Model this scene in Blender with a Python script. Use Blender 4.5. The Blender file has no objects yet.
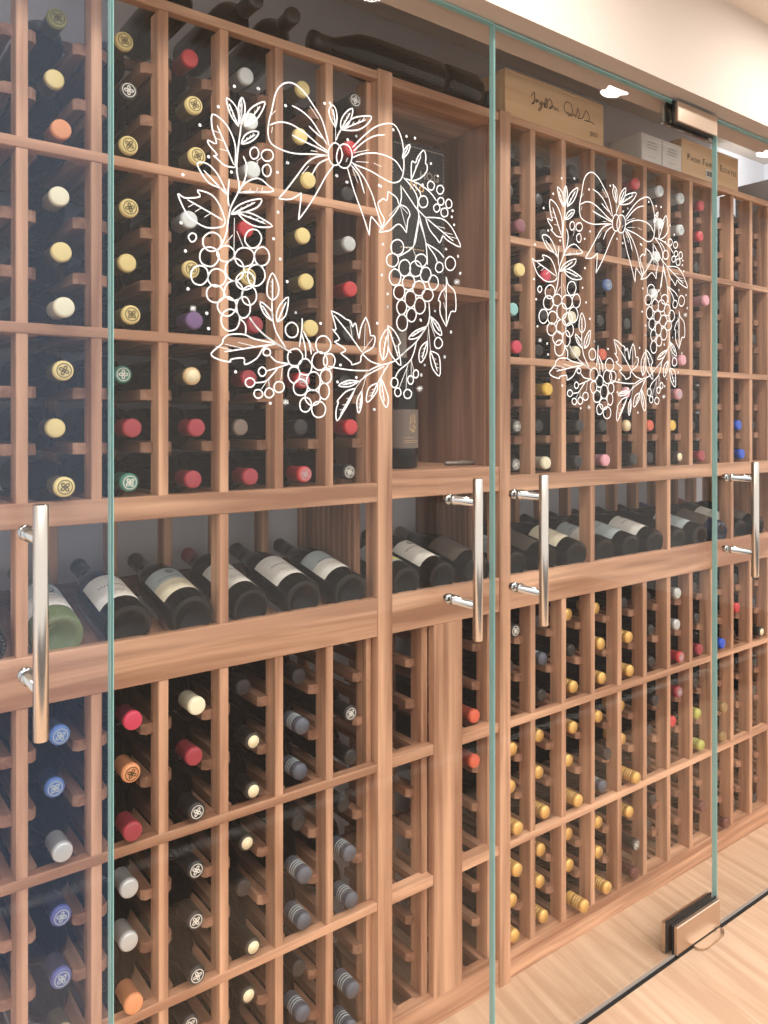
import bpy, bmesh, math, random
from mathutils import Vector, Matrix
random.seed(7)
SC = bpy.context.scene
COL = SC.collection
PI = math.pi
R = math.radians

# ------------------------------------------------------------------ camera
CAM_D, CAM_H = 1.30, 1.310          # distance to the rack front (plane Y = 0), eye height
cam = bpy.data.cameras.new('camera'); camo = bpy.data.objects.new('camera', cam); COL.objects.link(camo)
camo.location = (0, -CAM_D, CAM_H); camo.rotation_euler = (R(90), 0, R(-37.06))
cam.sensor_fit = 'HORIZONTAL'; cam.sensor_width = 36; cam.lens = 790/768*36; cam.shift_y = -90/768
cam.clip_start = 0.02; SC.camera = camo

# ------------------------------------------------------------------ materials
def s2l(c): return tuple(((v/255)/12.92 if v/255 <= .04045 else ((v/255+.055)/1.055)**2.4) for v in c)
def nodes(name):
    m = bpy.data.materials.new(name); m.use_nodes = True
    nt = m.node_tree; return m, nt, nt.nodes['Principled BSDF']
def plain(name, rgb, rough=.5, metal=0, spec=.5, coat=0):
    m, nt, b = nodes(name)
    b.inputs['Base Color'].default_value = (*s2l(rgb), 1); b.inputs['Roughness'].default_value = rough
    b.inputs['Metallic'].default_value = metal; b.inputs['Specular IOR Level'].default_value = spec
    b.inputs['Coat Weight'].default_value = coat
    return m
def wood(name, axis, c1, c2, rough=.5, sc=1.0, turn=0, bump=.0):
    m, nt, b = nodes(name); N = nt.nodes.new; L = nt.links.new
    tc = N('ShaderNodeTexCoord'); oi = N('ShaderNodeObjectInfo')
    ml = N('ShaderNodeVectorMath'); ml.operation = 'SCALE'; ml.inputs[0].default_value = (13, 17, 11); L(oi.outputs['Random'], ml.inputs['Scale'])
    ad = N('ShaderNodeVectorMath'); ad.operation = 'ADD'; L(tc.outputs['Object'], ad.inputs[0]); L(ml.outputs[0], ad.inputs[1])
    mr = N('ShaderNodeMapping'); mr.inputs['Rotation'].default_value = (0, 0, R(turn)); L(ad.outputs[0], mr.inputs[0])
    mp = N('ShaderNodeMapping'); s = [42*sc]*3; s[axis] = 1.6*sc; mp.inputs['Scale'].default_value = s; L(mr.outputs[0], mp.inputs[0])
    n1 = N('ShaderNodeTexNoise'); n1.inputs['Scale'].default_value = 1; n1.inputs['Detail'].default_value = 6; n1.inputs['Distortion'].default_value = .6; L(mp.outputs[0], n1.inputs['Vector'])
    mq = N('ShaderNodeMapping'); s = [9*sc]*3; s[axis] = .9*sc; mq.inputs['Scale'].default_value = s; L(mr.outputs[0], mq.inputs[0])
    n2 = N('ShaderNodeTexNoise'); n2.inputs['Scale'].default_value = 1; n2.inputs['Detail'].default_value = 3; n2.inputs['Distortion'].default_value = 2.2; L(mq.outputs[0], n2.inputs['Vector'])
    mx = N('ShaderNodeMath'); mx.operation = 'MULTIPLY_ADD'; mx.inputs[1].default_value = .5; L(n1.outputs[0], mx.inputs[0])
    h = N('ShaderNodeMath'); h.operation = 'MULTIPLY'; h.inputs[1].default_value = .5; L(n2.outputs[0], h.inputs[0]); L(h.outputs[0], mx.inputs[2])
    cr = N('ShaderNodeValToRGB'); cr.color_ramp.elements[0].position = .40; cr.color_ramp.elements[1].position = .62
    cr.color_ramp.elements[0].color = (*s2l(c1), 1); cr.color_ramp.elements[1].color = (*s2l(c2), 1); L(mx.outputs[0], cr.inputs[0])
    hs = N('ShaderNodeHueSaturation'); L(cr.outputs[0], hs.inputs['Color'])
    mv = N('ShaderNodeMapRange'); mv.inputs['To Min'].default_value = .9; mv.inputs['To Max'].default_value = 1.1; L(oi.outputs['Random'], mv.inputs[0]); L(mv.outputs[0], hs.inputs['Value'])
    L(hs.outputs[0], b.inputs['Base Color']); b.inputs['Roughness'].default_value = rough; b.inputs['Specular IOR Level'].default_value = .35
    if bump:
        bp = N('ShaderNodeBump'); bp.inputs['Strength'].default_value = bump; bp.inputs['Distance'].default_value = .002; L(mx.outputs[0], bp.inputs['Height']); L(bp.outputs[0], b.inputs['Normal'])
    return m
WC1, WC2 = (154, 110, 84), (216, 170, 138)
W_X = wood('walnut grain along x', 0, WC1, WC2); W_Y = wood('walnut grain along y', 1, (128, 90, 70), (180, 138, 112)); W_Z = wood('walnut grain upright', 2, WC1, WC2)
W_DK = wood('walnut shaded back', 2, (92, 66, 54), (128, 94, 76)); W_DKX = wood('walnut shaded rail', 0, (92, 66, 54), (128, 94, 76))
W_PANEL = wood('walnut side panel', 2, (120, 84, 66), (165, 124, 100), sc=.8)
PINE = wood('pale pine crate', 0, (222, 178, 134), (240, 204, 162), rough=.6, sc=.8)
OAK = wood('light oak floor', 1, (184, 152, 126), (204, 176, 150), rough=.55, sc=1.3, turn=10)
WALL = plain('rear wall paint', (214, 216, 224), .8); PAINT = plain('cream paint', (214, 200, 188), .8); CEIL = plain('ceiling paint', (240, 228, 214), .85)
STEEL = plain('brushed stainless steel', (214, 208, 200), .22, 1); STEEL_S = plain('satin fitting steel', (206, 186, 168), .32, 1); RUBBER = plain('dark rubber gasket', (34, 34, 36), .6)
CHROME = plain('polished chrome', (200, 204, 206), .08, 1)
INK = plain('dark brown print', (66, 48, 40), .7); WHITE_P = plain('white decal paint', (250, 250, 248), .6)
b = WHITE_P.node_tree.nodes['Principled BSDF']; b.inputs['Emission Color'].default_value = (1, 1, 1, 1); b.inputs['Emission Strength'].default_value = .12  # slight emission added so the decal looks brighter than its lighting
LABEL = plain('paper label white', (232, 228, 220), .65); LABEL_C = plain('paper label cream', (232, 222, 196), .65); LABEL_B = plain('paper label grey blue', (176, 186, 188), .6)
LABEL_G = plain('label warm grey', (112, 98, 90), .6); GREY_T = plain('grey print', (120, 116, 112), .7); GOLDP = plain('gold print', (222, 184, 130), .5)
BOX_W = plain('white carton', (232, 226, 220), .6); BOX_K = plain('black carton', (34, 31, 32), .55); PALE_DOT = plain('pale print', (176, 164, 150), .6)
GLASS_K = plain('dark wine glass', (13, 11, 10), .2, 0, .18); GLASS_M = plain('deep bottle glass', (13, 12, 12), .12, 0, .22)
GLASS_N = plain('navy bottle glass', (34, 38, 58), .15)
m, nt, b = nodes('pale green wine glass'); b.inputs['Base Color'].default_value = (*s2l((150, 168, 110)), 1); b.inputs['Roughness'].default_value = .08; b.inputs['Transmission Weight'].default_value = .55
GLASS_G = m
def pane_mat(name, tint, haze=None, hz=0, k=1.0):
    m = bpy.data.materials.new(name); m.use_nodes = True; nt = m.node_tree; nt.nodes.clear(); N = nt.nodes.new; L = nt.links.new
    o = N('ShaderNodeOutputMaterial'); tr = N('ShaderNodeBsdfTransparent'); tr.inputs[0].default_value = (*tint, 1)
    gl = N('ShaderNodeBsdfGlossy'); gl.inputs['Roughness'].default_value = .0; ge = N('ShaderNodeNewGeometry')
    dt = N('ShaderNodeVectorMath'); dt.operation = 'DOT_PRODUCT'; L(ge.outputs['Normal'], dt.inputs[0]); L(ge.outputs['Incoming'], dt.inputs[1])
    def mt(op, a, b2):
        q = N('ShaderNodeMath'); q.operation = op
        for i_, v_ in ((0, a), (1, b2)):
            if v_ is None: continue
            if isinstance(v_, (int, float)): q.inputs[i_].default_value = v_
            else: L(v_, q.inputs[i_])
        return q.outputs[0]
    c_ = mt('SUBTRACT', 1.0, mt('ABSOLUTE', dt.outputs['Value'], None))      # thin-sheet reflectance, same from both sides
    mu = N('ShaderNodeMath'); mu.operation = 'MULTIPLY_ADD'; mu.inputs[1].default_value = .96*k; mu.inputs[2].default_value = .036*k; L(mt('POWER', c_, 5.0), mu.inputs[0])
    mx = N('ShaderNodeMixShader'); L(mu.outputs[0], mx.inputs[0]); L(tr.outputs[0], mx.inputs[1]); L(gl.outputs[0], mx.inputs[2]); last = mx
    if haze:
        df = N('ShaderNodeBsdfDiffuse'); df.inputs[0].default_value = (*s2l(haze), 1); m2 = N('ShaderNodeMixShader'); m2.inputs[0].default_value = hz
        L(mx.outputs[0], m2.inputs[1]); L(df.outputs[0], m2.inputs[2]); last = m2
    L(last.outputs[0], o.inputs[0]); return m
PANE = pane_mat('clear door glass', (.985, .99, .985), (226, 206, 190), .006, .5)  # faint warm reflection haze painted into the pane as a diffuse film
PANE_A = pane_mat('door glass with painted blue reflection', (.97, .98, .99), (170, 196, 236), .030, .5)  # bluish reflection painted into this pane as a diffuse haze
PANE_D = pane_mat('clean door glass', (.985, .985, .98), k=.35)
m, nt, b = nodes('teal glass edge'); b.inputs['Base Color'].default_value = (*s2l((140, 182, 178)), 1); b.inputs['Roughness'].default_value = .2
b.inputs['Emission Color'].default_value = (*s2l((120, 164, 160)), 1); b.inputs['Emission Strength'].default_value = .10  # faint glow added to brighten the glass edge
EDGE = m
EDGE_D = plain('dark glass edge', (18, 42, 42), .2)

# ------------------------------------------------------------------ mesh helpers
class MB:
    def __init__(s): s.v = []; s.f = []; s.sm = []
    def add(s, vs, fs, smooth=False):
        o = len(s.v); s.v += [tuple(v) for v in vs]; s.f += [tuple(i+o for i in f) for f in fs]; s.sm += [smooth]*len(fs); return s
    def box(s, x0, x1, y0, y1, z0, z1, mat=None):
        vs = [Vector((x, y, z)) for z in (z0, z1) for y in (y0, y1) for x in (x0, x1)]
        if mat: vs = [mat @ v for v in vs]
        return s.add(vs, [(0, 2, 3, 1), (4, 5, 7, 6), (0, 1, 5, 4), (2, 6, 7, 3), (0, 4, 6, 2), (1, 3, 7, 5)])
    def cbox(s, x0, x1, y0, y1, z0, z1, c=.0012, mat=None):     # box with softened edges
        bm = bmesh.new(); bmesh.ops.create_cube(bm, size=1)
        for v in bm.verts: v.co = Vector(((x0+x1)/2+v.co.x*(x1-x0), (y0+y1)/2+v.co.y*(y1-y0), (z0+z1)/2+v.co.z*(z1-z0)))
        c = min(c, .45*min(x1-x0, y1-y0, z1-z0))
        bmesh.ops.bevel(bm, geom=bm.edges[:], offset=c, segments=1, affect='EDGES')
        if mat: bmesh.ops.transform(bm, matrix=mat, verts=bm.verts[:])
        bm.verts.index_update(); s.add([v.co for v in bm.verts], [[v.index for v in f.verts] for f in bm.faces]); bm.free(); return s
    def prism(s, pts, x0, x1, axis='x'):                        # pts are (y, z) swept along x, or (x, y) swept along z
        n = len(pts)
        vs = [(x0, a, c) if axis == 'x' else ((a, c, x0) if axis == 'z' else (a, x0, c)) for a, c in pts] + [(x1, a, c) if axis == 'x' else ((a, c, x1) if axis == 'z' else (a, x1, c)) for a, c in pts]
        return s.add(vs, [tuple(range(n))[::-1], tuple(range(n, 2*n))] + [(i, (i+1) % n, n+(i+1) % n, n+i) for i in range(n)])
    def lathe(s, prof, n=24, mat=None, smooth=True):
        vs = []; fs = []
        for r, z in prof:
            for k in range(n): vs.append(Vector((r*math.cos(2*PI*k/n), r*math.sin(2*PI*k/n), z)))
        for i in range(len(prof)-1):
            for k in range(n): a = i*n+k; b2 = i*n+(k+1) % n; fs.append((a, b2, b2+n, a+n))
        if prof[0][0] > 1e-5: fs.append(tuple(range(n))[::-1])
        if prof[-1][0] > 1e-5: fs.append(tuple(range((len(prof)-1)*n, len(prof)*n)))
        if mat: vs = [mat @ v for v in vs]
        return s.add(vs, fs, smooth)
    def tube(s, pts, r, n=8):
        pts = [Vector(p) for p in pts]; vs = []; fs = []
        for i, p in enumerate(pts):
            d = (pts[min(i+1, len(pts)-1)]-pts[max(i-1, 0)]).normalized(); u = d.orthogonal().normalized() if i == 0 else (u - d*u.dot(d)).normalized(); w = d.cross(u)
            for k in range(n): vs.append(p+(u*math.cos(2*PI*k/n)+w*math.sin(2*PI*k/n))*r)
        for i in range(len(pts)-1):
            for k in range(n): a = i*n+k; b2 = i*n+(k+1) % n; fs.append((a, b2, b2+n, a+n))
        fs += [tuple(range(n))[::-1], tuple(range(len(vs)-n, len(vs)))]
        return s.add(vs, fs, True)
    def ribbon(s, pts, w, place, closed=False):                 # flat drawn line; place maps (u, v) to 3D
        n = len(pts); a = []
        for i in range(n):
            p0 = pts[(i-1) % n] if closed or i > 0 else pts[i]; p1 = pts[(i+1) % n] if closed or i < n-1 else pts[i]
            dx, dy = p1[0]-p0[0], p1[1]-p0[1]; l = math.hypot(dx, dy) or 1; nx, ny = -dy/l, dx/l
            ww = w*(.5 if closed or 0 < i < n-1 else .3)
            a += [place(pts[i][0]+nx*ww, pts[i][1]+ny*ww), place(pts[i][0]-nx*ww, pts[i][1]-ny*ww)]
        return s.add(a, [(2*i, 2*i+1, 2*((i+1) % n)+1, 2*((i+1) % n)) for i in range(n if closed else n-1)])
    def mesh(s, name, off=(0, 0, 0), mat=None):
        me = bpy.data.meshes.new(name); me.from_pydata([(x-off[0], y-off[1], z-off[2]) for x, y, z in s.v], [], s.f); me.update()
        for p, q in zip(me.polygons, s.sm): p.use_smooth = q
        if mat: me.materials.append(mat)
        return me
def obj(name, mb, mat, parent=None, off=(0, 0, 0)):
    me = mb.mesh(name, off, mat) if isinstance(mb, MB) else mb
    o = bpy.data.objects.new(name, me); COL.objects.link(o)
    if parent: o.parent = parent
    return o
def tag(o, label=None, cat=None, group=None, kind=None):
    if label: o['label'] = label
    if cat: o['category'] = cat
    if group: o['group'] = group
    if kind: o['kind'] = kind
    return o
def empty(name, loc=(0, 0, 0), rot=(0, 0, 0)):
    o = bpy.data.objects.new(name, None); o.empty_display_size = .05; COL.objects.link(o); o.location = loc; o.rotation_euler = rot; return o
def root_at(name, loc, label=None, cat=None, group=None, kind=None): return tag(empty(name, loc), label, cat, group, kind)
def wpart(name, mb, mat, root):                                # geometry given in world space
    off = Vector((0, 0, 0)); q = root
    while q: off += q.location; q = q.parent
    return obj(name, mb, mat, root, tuple(off))
def copy_tree(o, parent=None):
    c = o.copy(); COL.objects.link(c); c.parent = parent
    for ch in o.children: copy_tree(ch, c)
    return c
def text_mesh(body, size, name='print', cx=True, spacing=1.0):
    cu = bpy.data.curves.new(name, 'FONT'); cu.body = body; cu.size = size; cu.align_x = 'CENTER' if cx else 'LEFT'; cu.align_y = 'CENTER'; cu.resolution_u = 2; cu.space_character = spacing
    o = bpy.data.objects.new(name, cu); COL.objects.link(o); dg = bpy.context.evaluated_depsgraph_get()
    me = bpy.data.meshes.new_from_object(o.evaluated_get(dg)); bpy.data.objects.remove(o); bpy.data.curves.remove(cu); return me
def add_text(mb, body, size, place, spacing=1.0, sx=1.0):
    me = text_mesh(body, size, spacing=spacing); mb.add([place(v.co.x*sx, v.co.y) for v in me.vertices], [tuple(p.vertices) for p in me.polygons]); bpy.data.meshes.remove(me)

# ------------------------------------------------------------------ room shell
def struct(name, mb, mat): return tag(obj(name, mb, mat), kind='structure')
struct('floor', MB().box(-2.2, 5.4, -3.4, .40, -.05, 0), OAK)
struct('wall_back', MB().box(-2.2, 3.3, .36, .44, 0, 2.375), WALL)
struct('wall_end', MB().box(3.22, 3.3, -.105, .36, 0, 2.375), WALL)
struct('ceiling', MB().box(-2.2, 5.4, -1.15, .44, 2.376, 2.43), CEIL)
struct('wall_header', MB().box(-2.2, 5.4, -.228, -.105, 2.104, 2.376), PAINT)
struct('trim_1', MB().box(3.0, 3.22, -.105, .36, 0, 2.24), plain('dark end panel', (52, 42, 38), .7))
struct('trim_2', MB().box(-.6, 2.9, -.1872, -.181, 0, .006), plain('grey floor seal', (150, 142, 136), .5))
struct('floor_added', MB().box(-2.2, 5.4, -3.4, -1.10, .0, .003), plain('added dark floor', (40, 36, 36), .6))  # added dark floor out of view, dims what the glass doors reflect
struct('trim_added', MB().box(-2.0, 4.6, -1.35, -1.325, .003, .006), plain('added pale strip', (250, 246, 240), .5))  # added strip out of view, gives a bright line reflected in the doors

# ------------------------------------------------------------------ wine racks
P = .1122; T = .0174; DEPTH = .30
CL_UP = [1.463, 1.747]; OPEN = [(1.185, 1.447), (1.463, 1.731), (1.747, 2.009)]
LOW = [(.067, .308), (.326, .592), (.610, .8705)]
def cleat_tops():
    r = []
    for z0, z1 in OPEN+LOW:
        st = (z1-z0-.0)/3 if z1-z0 < .25 else .0905
        r += [(z0, st, 1), (z0, st, 2)]
    return [z0+st*k for z0, st, k in r]
CT = cleat_tops()
def divider_mesh(xr, z0=.045, z1=2.012, y0=0., fat=T):     # front and rear uprights of one ladder
    mb = MB()
    for a, b2 in ((z0, .8705), (1.146, z1)): mb.cbox(xr-fat, xr, y0, y0+.038, a, b2)
    mb.cbox(xr-fat, xr, .262, .298, .02, z1)
    return mb
def cleat_mb(x, z, sides=(-1, 1), prot=.019, y0=.028):    # bottle runner fixed on both faces of an upright, front end cut back
    mb = MB()
    for s in sides:
        a, b2 = (x-T-prot, x-T) if s < 0 else (x, x+prot)
        e = a if s < 0 else b2
        pts = [(a, y0+(.007 if s < 0 else 0)), (a+(.007 if s < 0 else 0), y0), (b2-(.007 if s > 0 else 0), y0), (b2, y0+(.007 if s > 0 else 0)), (b2, DEPTH-.01), (a, DEPTH-.01)]
        mb.prism(pts, z-.018, z, 'z')
    return mb
def rails(root, x0, x1, zs, h=.017, d=.019, back=True):
    for zt in zs:
        wpart('rail', MB().cbox(x0, x1, -.002, d, zt-h, zt), W_X, root)
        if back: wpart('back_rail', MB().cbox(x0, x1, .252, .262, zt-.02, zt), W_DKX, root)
RAILZ = [2.029, 1.747, 1.463, .610, .326]

def section(root, x0, x1, divs, end_x, display, merged=()):
    rails(root, x0, x1, RAILZ)
    wpart('shelf_rail', MB().cbox(x0, x1, -.002, .022, 1.146, 1.185).box(x0, x1, .022, .05, 1.166, 1.183), W_X, root)
    wpart('fascia_board', MB().cbox(x0, x1, -.002, .018, .8705, .949), W_X, root)
    wpart('base_board', MB().cbox(x0, x1, .004, .02, 0, .046).cbox(x0, x1, -.002, .04, .046, .067), W_X, root)
    stuff = MB()
    for k, xr in enumerate(divs):
        d = wpart('divider', divider_mesh(xr), W_Z, root)
        for z in CT:
            if k in merged: 
                m2 = cleat_mb(xr, z); stuff.add(m2.v, m2.f)
            else: wpart('cleat', cleat_mb(xr, z), W_Y, d)
        # bottom runners lie level with each opening's rail
        for z in (1.185, 1.463, 1.747, .610, .326, .067): wpart('runner', cleat_mb(xr, z-.001, y0=.02), W_Y, d)
    if stuff.v: tag(wpart('cleat', stuff, W_Y, root), kind='stuff')
    for xr in display: wpart('display_upright', MB().cbox(xr-T, xr, .0, .038, .94, 1.15), W_Z, root)
    # sloping cradle slats under the display row
    for xr in list(divs)+[end_x]:
        M = Matrix.Translation((xr-T/2, .02, .931)) @ Matrix.Rotation(R(12), 4, 'X')
        wpart('cradle_slat', MB().cbox(-.0275, .0275, 0, .235, -.018, 0, mat=M), W_Y, root)
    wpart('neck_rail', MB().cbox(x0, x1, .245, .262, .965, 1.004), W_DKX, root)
    return root

ra = root_at('wine_rack', (0, 0, 0), 'tall walnut bottle rack left of the open cubby, holding bottles in six bays', 'wine rack')
DL = [.2958+P*n for n in range(-2, 6)]
section(ra, -.05, .9637, DL, .969, (.2958, .2958+3*P), merged=(0,))
ed = wpart('divider', MB().cbox(.9517, .9637, .02, .058, .05, .8705).cbox(.9517, .9637, .02, .058, 1.146, 2.012).cbox(.9517, .9637, .262, .298, .05, 2.01), W_Z, ra)
for z in CT: wpart('cleat', cleat_mb(.9517+T, z, sides=(-1,), y0=.036), W_Y, ed)
pan = MB().box(.956, .9637, .06, .26, .949, 1.146)
for k in range(10): pan.cbox(.952, .9575, .062+k*.0205, .062+k*.0205+.014, .90, 1.15, .002)
wpart('side_panel', pan, W_PANEL, ra)
wpart('post', MB().cbox(.9637, 1.0011, -.004, .04, 0, 2.034), W_Z, ra)

rb = root_at('display_cabinet', (1.0011, 0, 0), 'open walnut cubby unit with a black box and standing bottle between the two bottle racks', 'cabinet')
XA, XB = 1.0011, 1.3156
wpart('top_board', MB().cbox(XA, XB, 0, .33, 2.009, 2.029), W_X, rb)
wpart('shelf', MB().cbox(XA, XB, 0, .33, 1.594, 1.611), W_X, rb)
wpart('shelf', MB().cbox(XA, XB, -.001, .33, 1.150, 1.207), W_X, rb)
wpart('fascia_board', MB().cbox(XA, XB, -.002, .018, .8705, .949), W_X, rb)
wpart('back_panel', MB().box(XA, XB, .33, .34, 1.15, 2.02), W_PANEL, rb)
wpart('side_panel', MB().box(XA+.001, XA+.008, .05, .33, 1.15, 2.008), W_PANEL, rb)
wpart('side_panel', MB().box(XB-.008, XB-.001, .04, .33, 1.15, 2.008), W_PANEL, rb)
pan = MB().box(XB-.004, XB-.001, .06, .30, .949, 1.149)
for k in range(11): pan.cbox(XB-.009, XB-.003, .062+k*.0205, .062+k*.0205+.014, .90, 1.15, .002)
wpart('slatted_panel', pan, W_PANEL, rb)
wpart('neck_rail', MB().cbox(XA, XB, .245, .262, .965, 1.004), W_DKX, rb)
for a, b2 in ((XA, 1.1163), (1.1996, XB)):
    for zt in (.612, .328): wpart('rail', MB().cbox(a, b2, 0, .03, zt-.022, zt), W_X, rb)
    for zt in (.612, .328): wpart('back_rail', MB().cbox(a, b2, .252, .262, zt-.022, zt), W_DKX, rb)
wpart('front_panel', MB().cbox(1.1163, 1.1996, -.0015, .018, .060, .8705), W_Z, rb)
wpart('base_board', MB().cbox(XA, XB, 0, .03, 0, .064), W_X, rb)
for xr, sd in ((1.0011+T, (1,)), (1.1163, (-1,)), (1.1996+T, (1,)), (XB, (-1,))):
    mb = MB().cbox(xr-T, xr, .02, .058, .05, .8705).cbox(xr-T, xr, .262, .298, .05, .8705)
    d = wpart('divider', mb, W_Z, rb)
    for z in CT[6:]: wpart('cleat', cleat_mb(xr, z, sides=sd, y0=.045), W_Y, d)
    for z in (.612, .328, .067): wpart('runner', cleat_mb(xr, z-.001, sides=sd, y0=.02), W_Y, d)
for xx in (1.10, 1.21):
    M = Matrix.Translation((xx, .02, .931)) @ Matrix.Rotation(R(12), 4, 'X')
    wpart('cradle_slat', MB().cbox(-.0275, .0275, 0, .235, -.018, 0, mat=M), W_Y, rb)

rc = root_at('wine_rack', (1.3156, 0, 0), 'tall walnut bottle rack right of the open cubby with rows of gold screw caps below', 'wine rack')
DR_ = [1.4398+.11245*m for m in range(0, 12)]
section(rc, 1.3504, DR_[-1], DR_, DR_[-1]+.11, (DR_[2], DR_[5], DR_[8], DR_[11]), merged=(8, 9, 10, 11))
wpart('post', MB().cbox(1.3156, 1.3504, -.004, .04, 0, 2.034), W_Z, rc)
wpart('divider', MB().cbox(1.3345, 1.3504-.002, .041, .07, .05, .8705).cbox(1.333, 1.348, .262, .298, .05, .8705).cbox(1.3355, 1.348, .041, .07, 1.15, 2.01).cbox(1.3355, 1.348, .262, .298, 1.15, 2.01), W_Z, rc)
wpart('end_post', MB().cbox(DR_[-1], DR_[-1]+.036, -.004, .30, 0, 2.034), W_Z, rc)

# ------------------------------------------------------------------ bottles
BORD = [(0, .018), (.012, .016), (.026, .004), (.032, 0), (.0355, .0015), (.0375, .006), (.0375, .185), (.0365, .197), (.031, .211), (.022, .225), (.0165, .238), (.0148, .25), (.0142, .262)]
BURG = [(0, .020), (.012, .018), (.028, .004), (.034, 0), (.038, .0015), (.0405, .007), (.0405, .150), (.039, .165), (.034, .185), (.027, .205), (.0195, .225), (.0155, .242), (.0142, .262)]
def neck_glass(p): return p+[(.0138, .285), (0, .285)]
FOIL = [(.0146, .243), (.0150, .246), (.0150, .283), (.0157, .286), (.0160, .291), (.0157, .2955), (.0145, .2985), (.0125, .2992), (0, .2988)]
def screw_prof():
    p = [(.0150, .240), (.0156, .242), (.0156, .262)]
    for k in range(4):
        z = .264+k*.0068; p += [(.0142, z), (.0142, z+.0018), (.0158, z+.0024), (.0158, z+.0062)]
    return p+[(.0158, .2945), (.0148, .2982), (0, .2984)]
M_BODY = {'bord': MB().lathe(neck_glass(BORD), 20).mesh('bottle_body', mat=GLASS_K), 'burg': MB().lathe(neck_glass(BURG), 20).mesh('bottle_body', mat=GLASS_M)}
CAPC = {'Y': ((232, 212, 146), 'yellow'), 'CR': ((236, 230, 200), 'cream'), 'OR': ((222, 150, 104), 'orange'), 'OL': ((150, 150, 84), 'olive'), 'BL': ((84, 116, 176), 'blue'),
 'NV': ((80, 88, 146), 'violet blue'), 'SI': ((196, 198, 198), 'silver'), 'BG': ((176, 160, 126), 'beige'), 'K': ((40, 36, 36), 'black'), 'GR': ((64, 128, 112), 'green'), 'DR': ((158, 56, 66), 'dark red'),
 'CM': ((206, 64, 90), 'crimson'), 'RD': ((196, 58, 64), 'bright red'), 'WH': ((224, 230, 232), 'white'), 'PU': ((120, 92, 140), 'purple'), 'TN': ((216, 186, 140), 'tan'), 'TP': ((134, 118, 108), 'taupe'),
 'CC': ((50, 44, 36), 'dark cream tipped'), 'NK': ((84, 88, 100), 'slate grey'), 'MV': ((140, 84, 94), 'mauve'), 'AQ': ((150, 206, 206), 'pale aqua'), 'GO': ((230, 184, 108), 'gold'), 'YO': ((232, 190, 84), 'deep yellow'),
 'RO': ((216, 104, 78), 'red orange'), 'LL': ((226, 164, 178), 'pale pink'), 'MB': ((104, 60, 54), 'maroon'), 'WK': ((60, 56, 52), 'black white tipped'), 'OY': ((176, 176, 92), 'lime'), 'TG': ((150, 124, 84), 'bronze'), 'BU': ((44, 84, 196), 'royal blue')}
EMB_C = {'K': LABEL, 'GR': LABEL, 'NK': LABEL}
CAPM = {}; CAPMAT = {}; EMBM = {}
def cap_mat(k):
    if k not in CAPMAT:
        met = .35 if k in ('GO', 'SI', 'TG') else .0
        CAPMAT[k] = plain('capsule '+CAPC[k][1], CAPC[k][0], .34, met)
    return CAPMAT[k]
def emblem(mat):
    if mat.name not in EMBM:
        mb = MB(); z = .2997
        pl = lambda u, v: (u, v, z)
        mb.ribbon([(.0108*math.cos(a*PI/10), .0108*math.sin(a*PI/10)) for a in range(20)], .0013, pl, True)
        for q in range(4):
            a0 = q*PI/2+.4; c0, s0 = math.cos(a0), math.sin(a0)
            pts = [(.0045+.0032*math.cos(t*PI/5), .0021*math.sin(t*PI/5)) for t in range(10)]
            mb.ribbon([(x*c0-y*s0, x*s0+y*c0) for x, y in pts], .0017, pl, True)
        EMBM[mat.name] = mb.mesh('emblem', mat=mat)
    return EMBM[mat.name]
DARKINK = plain('embossed dark gold', (84, 64, 26), .5)
TIP = plain('cream cork tip', (240, 226, 190), .5)
PROTO = {}
def bottle_proto(code, shape='bord'):
    key = (code, shape)
    if key in PROTO: return PROTO[key]
    col, emb, screw = code.rstrip('es'), 'e' in code[1:], 's' in code[1:]
    root = bpy.data.objects.new('wine_bottle', None); root.empty_display_size = .05
    def ch(name, me, par): o = bpy.data.objects.new(name, me); o.parent = par; COL.objects.link(o); return o
    COL.objects.link(root)
    ch('glass_body', M_BODY[shape], root)
    ck = (col, screw)
    if ck not in CAPM:
        me = CAPM[ck] = MB().lathe(screw_prof() if screw else FOIL, 20).mesh('capsule', mat=cap_mat(col))
        k_ = .42 if col in ('Y', 'OL', 'BL', 'NV', 'CC', 'TN', 'TP', 'BG', 'CM') else .72
        me.materials.append(plain('capsule shaded skirt '+CAPC[col][1], tuple(v*k_ for v in CAPC[col][0]), .4, .2 if col in ('GO', 'SI') else 0))  # darker cap colour: shade painted onto foil sides and into screw grooves
        for p in me.polygons:
            if (screw and math.hypot(p.center.x, p.center.y) < .0153 and p.center.z < .292) or (not screw and p.center.z < .2930): p.material_index = 1
    c = ch('capsule', CAPM[ck], root)
    if emb or (screw and col == 'NK'):
        em = EMB_C.get(col) or (DARKINK if col in ('Y', 'OL', 'OR') else LABEL_B)
        if screw:   # pale knurl rings
            if 'kn' not in EMBM:
                mb = MB()
                for z in (.2635, .2703, .2771): mb.lathe([(.0151, z), (.0160, z+.0004), (.0151, z+.0009)], 20)
                EMBM['kn'] = mb.mesh('knurl_rings', mat=LABEL_B)
            ch('knurl_rings', EMBM['kn'], c)
        else: ch('emblem', emblem(em), c)
    if col in ('CC', 'WK', 'TN'):
        if 'tip' not in EMBM: EMBM['tip'] = MB().lathe([(.0, .2985), (.0112, .2985), (.0112, .2998), (0, .3)], 20).mesh('cork_tip', mat=TIP)
        ch('cork_tip', EMBM['tip'], c)
    PROTO[key] = root; root['used'] = 0
    return root
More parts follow.
